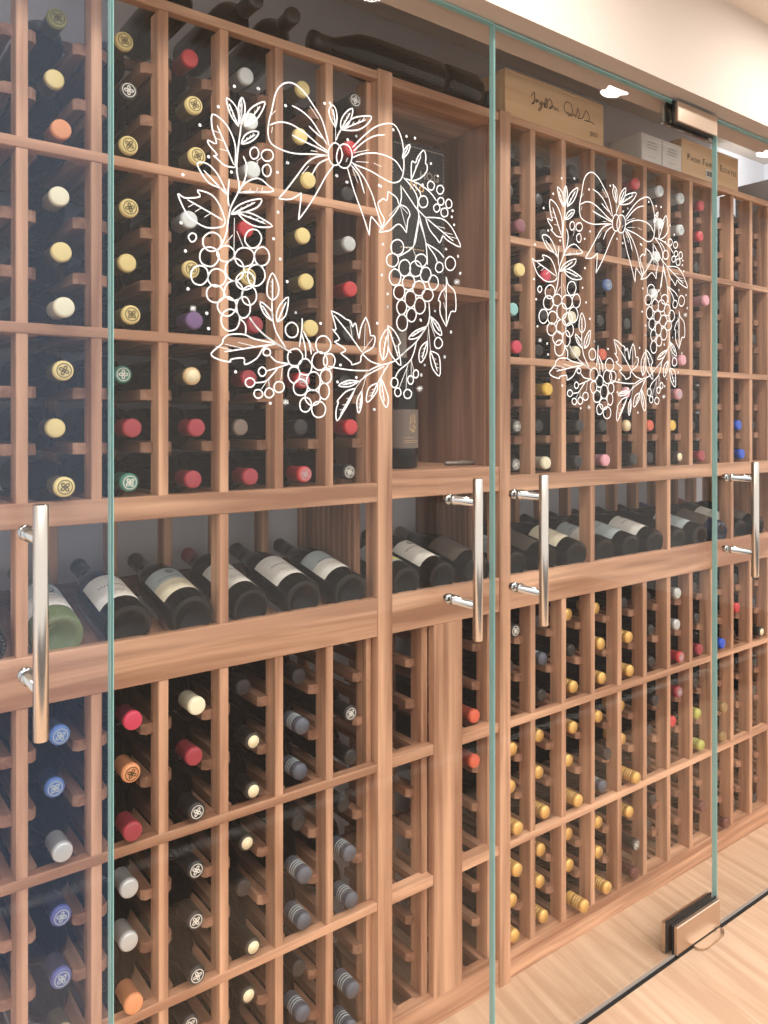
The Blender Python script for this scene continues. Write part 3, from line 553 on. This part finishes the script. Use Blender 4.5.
# ------------------------------------------------------------------ glass doors
G0, G1 = -.181, -.169       # outer and inner faces
WREATH = """-23 11,-36 49,-54 71,-74 90,-95 98,-113 91,-125 74,-132 46,-138 23,-139 4,-133 -9,-115 -15,-89 -16,-55 -10,-25 -6;-136 20,-118 29,-95 30,-67 20,-44 8,-25 1;-95 61,-78 57,-59 47,-44 31,-27 12;-95 13,-74 8,-48 3,-25 -2;-63 35,-48 26,-32 19;-61 68,-44 51;-59 -5,-46 -4;-25 -6,-48 -13,-67 -27,-86 -52,-104 -76,-120 -95;-120 -95,-100 -93,-86 -85,-77 -78;-77 -78,-80 -102,-83 -124;-83 -124,-63 -97,-44 -67,-29 -41,-13 -20;-25 -12,-44 -24,-57 -45;-76 -47,-63 -31;3 8,6 -1;11 -10,15 -2;-10 45,-10 19;-9 23,-5 33,1 43;-134 36,-125 46;-133 8,-131 18;c3 -4,-1 -13,-8 -19,-15 -20,-21 -16,-24 -8,-24 2,-20 11,-14 17,-7 18,-1 14,3 6;c23 -4,19 -14,12 -20,3 -21,-4 -17,-8 -8,-7 2,-3 12,4 19,13 20,20 16,24 7;-10 44,-21 59,-23 72,-16 81,-9 74,-7 59,-10 44;-10 46,-12 59,-15 74;-12 55,-17 61;-13 63,-18 68;-14 68,-19 74;1 43,1 58,11 75,25 85,23 70,15 54,1 43;2 45,10 59,20 76;8 55,7 61;13 64,12 69;16 70,15 75;3 43,23 66,44 76,66 80,52 61,32 49,3 43;6 45,28 58,53 72;22 54,28 63;34 61,41 70;44 67,51 76;25 18,48 42,72 63,96 75,114 78,126 69,135 49,138 21,137 -3,129 -20,111 -27,87 -22,62 -15,34 -11,22 -8;27 12,48 32,72 48,95 55;25 0,43 10,72 18,101 18,121 12,135 -3;32 -5,60 -1;70 0,87 -3;27 9,60 21;14 -19,29 -58,46 -93,61 -129;61 -129,62 -110,65 -94;65 -94,77 -104,90 -114;25 -9,48 -28,65 -52,74 -73,84 -99,91 -114;22 -13,39 -29,50 -57;25 -19,36 -41;137 -13,157 -27,170 -45,170 -68;142 -14,173 -18,199 -28,216 -42;160 -21,175 -32,178 -40;134 -31,162 -59,173 -73,168 -102,160 -136;173 -73,189 -120,191 -132;131 -28,129 -64,91 -110;129 -64,144 -106;126 -65,104 -88;129 -64,147 -77;189 -77,173 -67,168 -62;102 -44,121 -52,126 -63;126 -63,144 -66,152 -77,147 -89,144 -112;144 -112,131 -100,121 -101,106 -113,82 -120;82 -120,94 -98,84 -83,79 -69;79 -69,91 -59,99 -61,102 -44;189 -77,227 -73,249 -82,266 -101,276 -120,243 -112,232 -105,224 -119,216 -112,199 -98,189 -77;193 -79,223 -94,258 -111;214 -89,238 -90;232 -98,256 -99;245 -104,269 -105;134 21,139 38,152 50,149 36,139 24,134 21;135 22,141 32,148 44;139 29,141 36;143 35,145 42;146 40,147 46;155 -16,156 19,165 19,170 30,184 46,190 36,189 23,193 20,191 7,175 -8,155 -16;156 -13,166 9,178 33;163 3,167 16;169 15,173 28;174 24,178 37;c210 -17,208 -21,204 -24,200 -24,196 -23,194 -19,194 -15,196 -11,200 -8,205 -8,208 -9,211 -13;c233 -20,231 -24,227 -27,222 -28,219 -26,216 -23,217 -18,219 -14,223 -12,228 -11,231 -13,234 -16;c194 -51,191 -56,186 -59,180 -60,176 -58,173 -53,173 -48,176 -42,181 -39,187 -38,191 -40,194 -45;c234 -42,232 -45,228 -48,224 -48,221 -47,219 -44,219 -40,221 -37,225 -34,229 -34,232 -35,234 -38;c254 -44,252 -48,248 -50,244 -51,241 -49,239 -45,239 -41,241 -37,245 -34,249 -34,252 -36,254 -39;c224 -56,221 -60,218 -62,214 -63,211 -61,209 -58,209 -54,211 -51,215 -48,218 -48,222 -49,224 -52;c244 -62,242 -66,237 -68,233 -69,229 -67,227 -64,227 -59,229 -55,234 -53,238 -52,242 -54,244 -57;-191 5,-203 18,-209 31,-211 45,-197 37,-191 24,-191 5;-192 7,-199 21,-207 37;-197 17,-202 21;-201 25,-206 29;-204 31,-209 35;-187 6,-191 36,-185 52,-180 41,-181 26,-187 6;-187 8,-186 25,-185 43;-186 20,-188 32;-186 29,-188 41;-185 36,-187 48;-180 8,-177 27,-165 43,-145 55,-150 39,-162 21,-180 8;-179 10,-167 26,-153 46;-170 22,-170 29;-163 31,-163 38;-158 38,-158 45;-197 -60,-214 -60,-227 -52,-233 -49,-227 -46,-240 -34,-242 -27,-228 -29,-235 -8,-235 14,-217 8,-204 -7,-196 -29,-197 -60;-199 -56,-212 -30,-227 -1;-208 -37,-223 -36;-216 -23,-231 -21;-222 -12,-236 -10;-187 -21,-180 -6,-167 3,-156 4,-162 -7,-175 -17,-187 -21;-186 -20,-175 -11,-162 -1;-178 -13,-176 -8;-172 -8,-170 -3;-167 -4,-165 1;-209 -107,-219 -97,-240 -92,-254 -77,-259 -65,-243 -63,-227 -75,-217 -91,-209 -107;-211 -105,-229 -90,-249 -74;-224 -95,-227 -92;-234 -86,-236 -83;-241 -80,-244 -77;-191 -98,-180 -81,-157 -69,-139 -77,-129 -84,-150 -90,-174 -93,-191 -98;-188 -97,-166 -93,-142 -87;-173 -94,-170 -87;-160 -91,-158 -84;-151 -89,-149 -82;-204 -134,-194 -120,-174 -108,-151 -101,-157 -114,-177 -125,-204 -134;-201 -132,-183 -121,-162 -108;-188 -124,-186 -119;-178 -118,-175 -113;-170 -113,-167 -108;-186 49,-187 6,-190 -16,-193 -41,-194 -65,-190 -92,-204 -122,-208 -143;-183 -39,-177 -53,-180 -75,-190 -94;-157 -43,-162 -53;-150 -34,-160 -43;-207 -80,-209 -107,-207 -122;c-156 -31,-158 -36,-162 -39,-166 -40,-169 -38,-171 -34,-171 -29,-169 -25,-165 -22,-161 -21,-158 -23,-156 -27;c-130 -30,-133 -35,-138 -38,-144 -39,-148 -37,-151 -33,-151 -29,-148 -24,-143 -21,-137 -20,-133 -21,-130 -25;c-134 -55,-136 -60,-140 -63,-144 -63,-147 -61,-149 -57,-149 -52,-147 -48,-143 -45,-139 -44,-136 -46,-134 -50;-213 -146,-219 -155,-244 -160,-266 -152,-277 -143,-290 -117,-279 -121,-255 -115,-259 -106,-236 -109,-222 -124,-213 -146;-217 -145,-245 -134,-275 -123;-237 -137,-248 -145;-252 -131,-263 -139;-264 -127,-274 -134;-194 -129,-174 -126,-153 -131,-131 -141,-157 -146,-178 -141,-194 -129;-191 -130,-169 -134,-144 -139;-176 -133,-169 -131;-163 -135,-156 -133;-153 -137,-146 -135;-208 -136,-211 -161,-219 -183;-198 -138,-199 -198;-194 -158,-183 -181;-201 -165,-214 -181;-188 -294,-179 -303,-179 -318;-172 -290,-157 -308,-132 -325,-104 -338;-132 -260,-131 -287,-124 -311,-107 -334;c-261 -179,-263 -182,-265 -184,-269 -185,-271 -183,-273 -180,-273 -177,-271 -174,-268 -172,-265 -172,-262 -173,-261 -176;c-220 -183,-225 -190,-232 -194,-240 -195,-246 -192,-250 -186,-250 -178,-246 -172,-239 -167,-231 -166,-224 -169,-220 -175;c-225 -206,-229 -213,-236 -218,-245 -218,-252 -215,-255 -209,-255 -201,-251 -194,-244 -190,-235 -189,-228 -192,-224 -198;c-152 -168,-156 -175,-162 -180,-170 -181,-176 -177,-180 -171,-179 -163,-175 -156,-169 -152,-161 -151,-155 -154,-151 -161;c-137 -195,-141 -202,-147 -206,-154 -207,-160 -203,-163 -197,-163 -189,-159 -182,-153 -178,-146 -177,-140 -181,-137 -187;c-198 -197,-202 -203,-209 -207,-217 -208,-223 -205,-227 -200,-227 -194,-222 -188,-216 -184,-208 -183,-202 -186,-198 -191;c-165 -200,-169 -207,-177 -211,-186 -212,-193 -209,-197 -202,-197 -195,-192 -187,-185 -183,-176 -182,-168 -185,-164 -191;c-182 -222,-187 -230,-194 -235,-202 -236,-209 -232,-213 -224,-213 -215,-208 -207,-201 -202,-193 -201,-186 -205,-182 -213;c-242 -236,-246 -243,-253 -248,-260 -248,-266 -245,-269 -238,-269 -231,-265 -224,-259 -220,-252 -219,-245 -222,-242 -229;c-213 -237,-217 -243,-224 -247,-232 -248,-238 -245,-242 -239,-241 -232,-237 -225,-230 -221,-223 -221,-216 -224,-213 -230;c-145 -226,-150 -234,-157 -239,-165 -240,-172 -236,-175 -228,-175 -220,-171 -212,-164 -207,-156 -206,-149 -210,-145 -217;c-164 -237,-168 -243,-176 -247,-184 -248,-191 -245,-195 -239,-195 -232,-190 -225,-183 -221,-174 -220,-167 -223,-163 -229;c-216 -262,-220 -268,-227 -272,-235 -272,-241 -269,-244 -263,-244 -256,-240 -250,-234 -246,-226 -246,-220 -249,-216 -255;c-184 -254,-188 -262,-196 -266,-204 -266,-211 -263,-215 -256,-214 -249,-210 -241,-203 -237,-195 -236,-188 -240,-184 -246;c-160 -260,-164 -267,-170 -271,-176 -271,-182 -268,-185 -261,-185 -253,-181 -246,-175 -242,-169 -241,-163 -245,-160 -252;c-196 -280,-200 -286,-207 -291,-216 -291,-222 -287,-226 -281,-226 -274,-222 -267,-214 -263,-206 -262,-199 -266,-195 -272;c-171 -280,-174 -287,-180 -292,-186 -292,-191 -288,-194 -280,-194 -272,-191 -264,-185 -260,-179 -259,-174 -263,-171 -271;c-190 -301,-194 -309,-201 -313,-210 -314,-217 -309,-220 -302,-220 -294,-216 -286,-208 -281,-200 -281,-193 -285,-189 -292;-131 -260,-140 -253,-140 -235,-131 -216,-120 -236,-122 -252,-131 -260;-131 -258,-131 -243,-131 -225;-131 -247,-135 -246;-131 -238,-135 -237;-131 -232,-135 -230;-132 -293,-147 -282,-153 -264,-132 -278,-132 -293;-133 -292,-141 -281,-149 -270;-139 -284,-144 -280;-143 -278,-148 -275;-146 -274,-151 -270;-122 -294,-124 -283,-118 -267,-102 -252,-107 -282,-122 -294;-121 -292,-114 -277,-106 -260;-116 -281,-117 -278;-112 -273,-113 -270;-109 -267,-110 -263;-123 -329,-163 -324,-182 -318,-207 -320,-217 -328,-219 -335,-237 -351,-225 -359,-205 -362,-204 -358,-182 -355,-180 -365,-159 -354,-146 -336,-123 -329;-129 -330,-170 -338,-215 -347;-159 -336,-192 -331;-182 -340,-214 -335;-199 -344,-230 -339;-172 -292,-150 -313,-123 -329,-96 -342;-135 -349,-123 -358,-100 -360;-143 -374,-120 -367,-100 -360;-163 -393,-146 -391,-137 -385,-120 -367;-151 -403,-138 -385;-137 -400,-138 -387;-116 -387,-113 -367;-76 -284,-76 -299,-81 -332;-77 -308,-70 -332,-69 -350;-74 -305,-62 -325,-58 -343;-63 -319,-53 -337;c-135 -345,-137 -348,-140 -349,-143 -349,-146 -348,-148 -345,-147 -342,-146 -340,-143 -338,-139 -338,-136 -340,-135 -342;c-143 -377,-145 -380,-148 -382,-152 -382,-154 -380,-156 -377,-156 -373,-154 -370,-151 -368,-148 -368,-145 -370,-143 -373;c-163 -395,-166 -398,-169 -400,-174 -400,-177 -398,-179 -395,-179 -391,-177 -388,-173 -386,-169 -386,-165 -388,-163 -391;c-149 -412,-151 -415,-155 -417,-159 -417,-162 -415,-164 -412,-164 -409,-162 -405,-158 -404,-154 -404,-151 -406,-149 -409;c-129 -411,-132 -414,-135 -416,-139 -416,-143 -414,-145 -410,-144 -406,-142 -403,-139 -401,-135 -401,-131 -403,-129 -407;c-110 -401,-113 -405,-117 -407,-122 -407,-126 -405,-128 -401,-128 -396,-125 -392,-121 -390,-116 -390,-112 -392,-110 -396;c-84 -308,-87 -314,-93 -317,-99 -317,-104 -314,-107 -309,-107 -302,-104 -297,-98 -293,-92 -293,-87 -296,-84 -301;c-76 -353,-80 -359,-86 -363,-94 -363,-100 -360,-103 -353,-103 -346,-99 -339,-93 -336,-85 -335,-79 -339,-75 -345;c-20 -329,-24 -335,-31 -339,-39 -340,-46 -336,-49 -329,-49 -322,-45 -315,-38 -311,-30 -311,-24 -315,-20 -321;c-27 -357,-32 -364,-39 -368,-46 -368,-53 -364,-57 -357,-56 -349,-52 -342,-45 -338,-38 -338,-31 -342,-27 -349;c-12 -356,-15 -361,-20 -365,-26 -365,-31 -361,-34 -356,-34 -349,-31 -343,-25 -340,-19 -340,-14 -343,-11 -349;c-58 -368,-61 -374,-67 -377,-74 -377,-80 -374,-83 -368,-83 -361,-79 -355,-73 -351,-66 -351,-61 -355,-57 -361;c-81 -381,-84 -387,-89 -391,-94 -391,-99 -387,-102 -381,-102 -374,-99 -368,-94 -365,-88 -365,-83 -368,-80 -374;c-41 -391,-45 -398,-51 -402,-58 -402,-64 -398,-67 -391,-67 -383,-63 -376,-57 -372,-50 -372,-44 -376,-41 -383;c-66 -402,-70 -408,-76 -411,-83 -411,-89 -408,-92 -402,-92 -395,-88 -389,-82 -385,-75 -385,-69 -389,-66 -395;c-23 -407,-26 -413,-31 -417,-36 -416,-40 -413,-43 -406,-43 -399,-40 -393,-35 -390,-30 -390,-25 -394,-23 -400;c-41 -418,-45 -424,-52 -427,-60 -427,-66 -423,-70 -417,-70 -411,-66 -405,-59 -402,-51 -402,-45 -405,-41 -411;c-59 -430,-62 -435,-67 -438,-73 -438,-78 -435,-80 -429,-80 -423,-77 -418,-72 -415,-66 -415,-61 -418,-58 -424;c-31 -438,-34 -444,-41 -447,-48 -447,-54 -443,-57 -437,-57 -430,-53 -424,-47 -421,-40 -421,-34 -424,-30 -431;c-19 -382,-22 -387,-27 -390,-33 -390,-37 -387,-40 -382,-40 -375,-37 -370,-32 -367,-26 -367,-21 -370,-19 -375;-25 -361,-2 -364,31 -366,60 -365;60 -365,81 -356,116 -346,139 -329,161 -314;45 -336,64 -349,90 -354;-13 -274,19 -305,45 -334;19 -282,25 -312;52 -283,50 -327;69 -307,45 -334;39 -385,60 -371,94 -356;31 -397,56 -368;45 -400,54 -375;79 -386,90 -370,103 -352;86 -380,94 -359;-19 -267,-2 -272,11 -279;11 -279,21 -282,25 -292;25 -292,31 -284,35 -298,39 -311;39 -311,43 -290,53 -272;53 -272,60 -286,63 -304;63 -304,73 -305,69 -323,50 -334;50 -334,43 -341,41 -351,23 -357;23 -357,21 -351,0 -338;0 -338,11 -331,-13 -319;-13 -319,-2 -313,-17 -298;-17 -298,-9 -297,-19 -267;90 -346,84 -329,86 -308,101 -290,101 -331,90 -346;91 -343,94 -323,99 -301;93 -329,90 -323;95 -318,92 -312;97 -309,94 -304;101 -283,116 -292,130 -312,125 -319,131 -353,112 -338,103 -321,101 -283;102 -286,113 -310,125 -338;110 -303,116 -305;116 -317,122 -319;120 -328,126 -330;39 -384,15 -384,-4 -393,19 -394,39 -384;37 -384,22 -388,5 -391;26 -387,17 -387;18 -388,8 -388;11 -390,2 -390;31 -397,11 -403,-7 -420,-4 -421,-9 -436,-7 -453,7 -436,19 -419,31 -397;29 -400,15 -420,0 -442;19 -414,12 -415;12 -425,4 -426;6 -434,-2 -434;45 -400,35 -416,35 -433,39 -439,45 -422,45 -400;45 -402,43 -416,40 -432;44 -412,39 -418;42 -420,38 -425;41 -426,37 -431;79 -386,60 -395,54 -416,60 -419,77 -401,79 -386;78 -387,72 -399,64 -412;73 -396,66 -399;70 -402,62 -405;67 -407,59 -410;86 -377,84 -405,97 -429,103 -415,94 -391,86 -377;86 -380,90 -398,94 -418;89 -392,88 -403;91 -403,90 -413;93 -411,91 -421;c137 -143,133 -150,126 -154,119 -155,112 -152,109 -146,109 -139,113 -132,120 -128,127 -127,134 -130,137 -136;c125 -167,121 -173,115 -177,108 -177,102 -175,99 -170,99 -163,103 -157,109 -154,116 -153,122 -156,125 -161;c153 -179,149 -186,143 -190,136 -191,130 -187,127 -181,127 -173,131 -166,137 -162,144 -161,150 -165,153 -171;c180 -177,176 -184,169 -188,162 -189,155 -186,152 -179,152 -172,156 -165,163 -161,170 -160,177 -164,180 -170;c192 -159,188 -165,182 -169,174 -169,168 -167,165 -162,165 -156,169 -150,175 -147,183 -146,189 -149,192 -153;c130 -198,127 -205,121 -209,114 -210,108 -206,105 -200,105 -192,109 -186,115 -181,121 -181,127 -184,131 -191;c202 -185,198 -192,192 -196,185 -196,180 -193,177 -187,177 -180,180 -174,186 -170,193 -169,199 -172,202 -178;c220 -198,216 -204,211 -208,205 -209,200 -205,197 -199,197 -192,200 -186,206 -182,212 -182,217 -185,220 -191;c163 -204,159 -210,152 -214,145 -215,138 -212,135 -206,135 -199,139 -193,146 -189,153 -188,160 -191,163 -197;c187 -212,183 -219,176 -223,169 -223,162 -220,159 -214,159 -207,163 -201,170 -197,177 -196,184 -199,188 -205;c139 -224,136 -230,130 -234,124 -234,118 -231,115 -226,115 -219,119 -212,125 -209,131 -208,137 -211,140 -217;c207 -222,203 -228,197 -231,190 -232,184 -229,181 -224,181 -218,185 -213,191 -209,198 -209,204 -211,207 -216;c165 -235,162 -241,156 -246,149 -246,144 -242,141 -236,141 -228,144 -221,150 -217,157 -217,163 -220,166 -227;c188 -245,184 -252,178 -256,171 -256,166 -253,163 -246,163 -238,166 -232,172 -227,179 -227,185 -231,188 -237;c144 -251,140 -257,135 -261,129 -261,125 -258,122 -252,122 -245,125 -239,130 -235,136 -235,141 -238,144 -244;c166 -263,163 -269,158 -272,152 -272,147 -269,144 -264,145 -257,148 -252,153 -248,159 -248,164 -251,167 -257;c146 -279,143 -286,137 -290,130 -290,125 -286,122 -280,122 -272,126 -265,131 -261,138 -261,143 -265,146 -271;c232 -167,229 -172,225 -174,220 -175,216 -173,213 -169,214 -164,216 -159,221 -156,226 -156,230 -158,232 -162;c263 -157,259 -163,254 -167,247 -168,241 -165,238 -159,238 -152,242 -146,248 -142,254 -142,260 -145,263 -150;c230 -310,227 -314,222 -317,217 -317,213 -315,211 -310,211 -305,214 -300,218 -297,223 -297,227 -300,230 -304;c124 -387,122 -390,118 -393,114 -393,110 -390,108 -386,109 -382,111 -378,114 -376,119 -376,122 -378,124 -382;c160 -380,158 -384,155 -386,152 -386,149 -384,147 -380,147 -376,149 -373,152 -371,156 -371,159 -373,160 -376;c172 -369,170 -372,167 -374,164 -374,161 -372,160 -368,160 -365,162 -362,165 -360,168 -360,171 -362,172 -365;c131 -404,129 -407,125 -409,122 -409,119 -407,117 -403,117 -399,119 -396,122 -394,126 -394,129 -396,131 -400;c155 -406,153 -410,149 -412,144 -412,140 -410,138 -406,138 -402,141 -398,145 -396,149 -396,153 -398,156 -402;173 -84,168 -110,159 -136,125 -158;173 -84,189 -121,194 -164;192 -125,220 -135,235 -146;192 -126,211 -144,218 -156;161 -136,137 -139;159 -138,166 -153;197 -233,197 -269,168 -307,145 -324,134 -334;197 -269,194 -305;199 -269,213 -297;197 -283,201 -323;168 -307,155 -341,127 -362,118 -376;155 -341,155 -372;155 -341,161 -361;148 -351,127 -394;145 -358,143 -395;240 -275,225 -252,225 -230,220 -227,228 -211,240 -199,240 -181,245 -195,262 -208,264 -243,252 -246,240 -275;240 -270,240 -237,240 -200;240 -247,233 -230;240 -228,233 -211;240 -214,233 -197;192 -278,164 -289,149 -304,173 -299,192 -278;190 -280,174 -289,157 -299;179 -286,168 -290;170 -291,159 -295;164 -295,153 -299;201 -259,220 -271,229 -292,211 -284,201 -259;203 -261,212 -272,223 -285;209 -269,217 -273;215 -276,223 -280;219 -281,227 -284;194 -305,178 -317,173 -335,178 -346,192 -327,194 -305;193 -307,187 -321,181 -338;189 -317,182 -321;186 -326,179 -329;183 -332,177 -335;201 -323,220 -329,225 -347,223 -369,206 -355,200 -334,201 -323;202 -325,210 -341,218 -360;208 -337,215 -338;212 -346,220 -347;215 -353,223 -354;-271 -285,-261 -284;-270 -281,-262 -288;-266 -280,-266 -289;-262 -281,-270 -288;-112 -423,-101 -423;-111 -419,-102 -426;-107 -418,-107 -428;-102 -419,-111 -426;167 -394,183 -393;170 -390,181 -398;175 -388,175 -400;181 -389,170 -398;259 -189,276 -187;261 -184,273 -192;267 -182,267 -194;273 -183,261 -193"""
DOTS = """-107 58;-21 83;-103 -34;-8 -37;-32 80;33 39;15 29;14 -44;-122 -53;82 -37;-156 73;-7 -37;13 -44;33 39;144 63;164 64;202 25;219 5;182 -18;114 68;256 -54;254 -66;260 -80;270 -138;275 -171;86 -38;90 -140;240 -129;-198 66;-157 73;-225 28;-255 -7;-104 -34;-203 -68;-282 -87;-241 -52;-285 -159;-278 -200;-274 -256;-244 -290;-241 -313;-129 -161;-117 -192;-104 -227;-88 -276;-121 -117;-196 -377;-135 -425;-88 -276;-40 -290;0 -358;33 -378;-6 -387;101 -250;78 -281;72 -433;212 -248;178 -268;252 -284;236 -333;187 -350;179 -369;91 -140;88 -195;270 -139;276 -170;239 -129;212 -248;177 -267;252 -285;236 -332;187 -350;179 -368;71 -433;101 -227;101 -250"""
def wreath(xc):
    mb = MB(); pl = lambda u, v: (xc+u, G0-.0006, 1.765+v)
    for st in WREATH.split(';'):
        cl = st[0] == 'c'; pts = [tuple(float(q)/1000 for q in p.split()) for p in st.lstrip('c').split(',')]
        if len(pts) > 2: pts = smooth(pts, 2 if cl else 3, cl)
        mb.ribbon(pts, .0016 if len(pts) == 2 else .0024, pl, cl)
    for p in DOTS.split(';'):
        x, y = (float(q)/1000 for q in p.split())
        mb.add([pl(x+.0026*math.cos(a*PI/4), y+.0026*math.sin(a*PI/4)) for a in range(8)], [tuple(range(8))])
    return mb
HX = {1: .2548, 2: 1.013, 3: 1.192, 4: 2.003}
def door(n, x0, x1, mat, ztop=2.099, deco=None, fit=False):
    r = root_at(f'door_{n}', (x0, G0, 0), kind='structure')
    wpart('glass_pane', MB().box(x0+.0005, x1-.0005, G0, G1, .009, ztop), mat, r)
    wpart('glass_edge', MB().box(x0-.0008, x0+.0008, G0, G1-.0035, .009, ztop), EDGE, r)
    wpart('glass_edge', MB().box(x0-.0008, x0+.0008, G1-.0035, G1, .009, ztop), EDGE_D, r)
    wpart('glass_edge', MB().box(x1-.0008, x1+.0002, G0, G1, .009, ztop), EDGE, r)
    wpart('glass_edge', MB().box(x0, x1, G0, G1, ztop-.0025, ztop+.0005), EDGE, r)
    hx = HX[n]
    h = wpart('handle', MB().lathe([(0, .908), (.0085, .908), (.0095, .9092), (.0095, 1.2048), (.0085, 1.206), (0, 1.206)], 24, Matrix.Translation((hx, -.245, 0))), STEEL, r)
    for z in (.971, 1.162):
        M = Matrix.Translation((hx, G0, z)) @ Matrix.Rotation(R(90), 4, 'X')
        wpart('standoff', MB().lathe([(0, 0), (.0105, 0), (.0105, .005), (.0080, .006), (.0080, .058), (0, .058)], 20, M), CHROME, h)
        M = Matrix.Translation((hx, G1, z)) @ Matrix.Rotation(R(-90), 4, 'X')
        wpart('inner_washer', MB().lathe([(0, 0), (.0105, 0), (.0105, .004), (.0078, .006), (.0078, .012), (0, .012)], 20, M), CHROME, h)
    if deco: tag(wpart('wreath_decal', wreath(deco), WHITE_P, r), 'white line drawn wreath of grapes, leaves and a bow')
    if fit:
        f = wpart('patch_fitting', MB().cbox(1.732, 1.925, G0-.013, G0-.002, .006, .076, .0015), STEEL_S, r)
        wpart('gasket', MB().box(1.728, 1.924, G0-.002, G0, .004, .080).box(1.722, 1.926, G1, G1+.002, .004, .082), RUBBER, f)
        wpart('inner_plate', MB().cbox(1.722, 1.925, G1+.002, G1+.013, .006, .078, .0015), STEEL_S, f)
        mk = MB(); [mk.ribbon([(1.894+q*.005, .013), (1.8975+q*.005, .013)], .004, lambda u, v: (u, G0-.0134, v)) for q in range(3)]; wpart('maker_mark', mk, GREY_T, f)
        f2 = wpart('patch_fitting', MB().cbox(1.735, 1.912, G0-.013, G0-.002, 2.046, 2.0955, .0015), STEEL_S, r)
        wpart('gasket', MB().box(1.730, 1.912, G0-.002, G0, 2.042, 2.099).box(1.724, 1.912, G1, G1+.002, 2.042, 2.099), RUBBER, f2)
        wpart('inner_plate', MB().cbox(1.716, 1.912, G1+.002, G1+.013, 2.046, 2.0955, .0015), CHROME, f2)
    return r
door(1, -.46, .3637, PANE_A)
door(2, .3667, 1.1185, PANE, ztop=2.1015, deco=.7517)
door(3, 1.1210, 1.929, PANE, deco=1.5185, fit=True)
door(4, 1.932, 2.74, PANE_D)
pv = root_at('floor_pivot', (1.87, -.2, 0), 'flat steel floor pivot plate with rounded tongue under the lower glass fitting', 'floor pivot')
wpart('pivot_plate', MB().prism([(1.735, -.194), (1.925, -.194), (1.925, -.185), (1.735, -.185)], .0005, .010, 'z'), RUBBER, pv)
tp = [(1.80, -.194), (1.80, -.206), (1.808, -.216), (1.822, -.220), (1.905, -.216), (1.92, -.208), (1.922, -.194)]
wpart('pivot_cover', MB().prism(tp, .0005, .007, 'z'), STEEL_S, pv)
# hairline threshold along the floor
struct('trim_4', MB().box(-.6, 2.9, -.1950, -.1872, .0003, .0028), plain('black floor seam', (20, 20, 22), .5))

# ------------------------------------------------------------------ ceiling lamps
m = bpy.data.materials.new('lamp glow'); m.use_nodes = True; nt = m.node_tree; nt.nodes.clear(); e_ = nt.nodes.new('ShaderNodeEmission'); e_.inputs[0].default_value = (1, .96, .9, 1); e_.inputs[1].default_value = 5
nt.links.new(e_.outputs[0], nt.nodes.new('ShaderNodeOutputMaterial').inputs[0]); GLOW = m
def light(kind, loc, rot, energy, color=(1, 1, 1), **kw):
    l = bpy.data.lights.new('light', kind); l.energy = energy; l.color = color
    for k, v in kw.items(): setattr(l, k, v)
    o = bpy.data.objects.new('light', l); COL.objects.link(o); o.location = loc; o.rotation_euler = rot; return o
for k, x in enumerate((-.80, .17, 1.14, 2.11, 3.08)):
    o = root_at('ceiling_downlight', (x, -.60, 2.376), f'{ORD[k]} round recessed ceiling lamp from the near end of the row above the doors', 'ceiling lamp', 'ceiling downlights')
    wpart('trim_ring', MB().lathe([(.032, 2.376), (.032, 2.372), (.052, 2.370), (.056, 2.374), (.056, 2.376)], 28, Matrix.Translation((x, -.60, 0))), PAINT, o)
    wpart('lamp_disc', MB().lathe([(0, 2.3735), (.032, 2.3735), (.032, 2.3755), (0, 2.3755)], 28, Matrix.Translation((x, -.60, 0))), GLOW, o)
    light('AREA', (x, -.60, 2.366), (0, 0, 0), 6, (1, .955, .90), shape='DISK', size=.10)
light('AREA', (2.80, .12, 2.33), (0, R(-78), 0), 2.2, (1, 1, .98), shape='DISK', size=.08)
w = bpy.data.worlds.new('world'); SC.world = w; w.use_nodes = True
nt = w.node_tree; N = nt.nodes.new; L = nt.links.new; bg = nt.nodes['Background']
tc = N('ShaderNodeTexCoord'); sx = N('ShaderNodeSeparateXYZ'); L(tc.outputs['Generated'], sx.inputs[0])
mr = N('ShaderNodeMapRange'); mr.inputs['From Min'].default_value = .46; mr.inputs['From Max'].default_value = .60; mr.inputs['To Min'].default_value = 1.24; mr.inputs['To Max'].default_value = 5.0
L(sx.outputs['Z'], mr.inputs[0]); L(mr.outputs[0], bg.inputs[1]); bg.inputs[0].default_value = (1.0, .94, .885, 1)
SC.view_settings.view_transform = 'Standard'; SC.view_settings.look = 'None'; SC.view_settings.exposure = 0.0
SC.cycles.use_denoising = True; SC.cycles.denoising_prefilter = 'ACCURATE'; SC.cycles.max_bounces = 10; SC.cycles.transparent_max_bounces = 24; SC.cycles.caustics_reflective = False; SC.cycles.caustics_refractive = False
SC.cycles.sample_clamp_indirect = 4
for k_ in list(bpy.data.objects):
    if 'used' in k_: del k_['used']
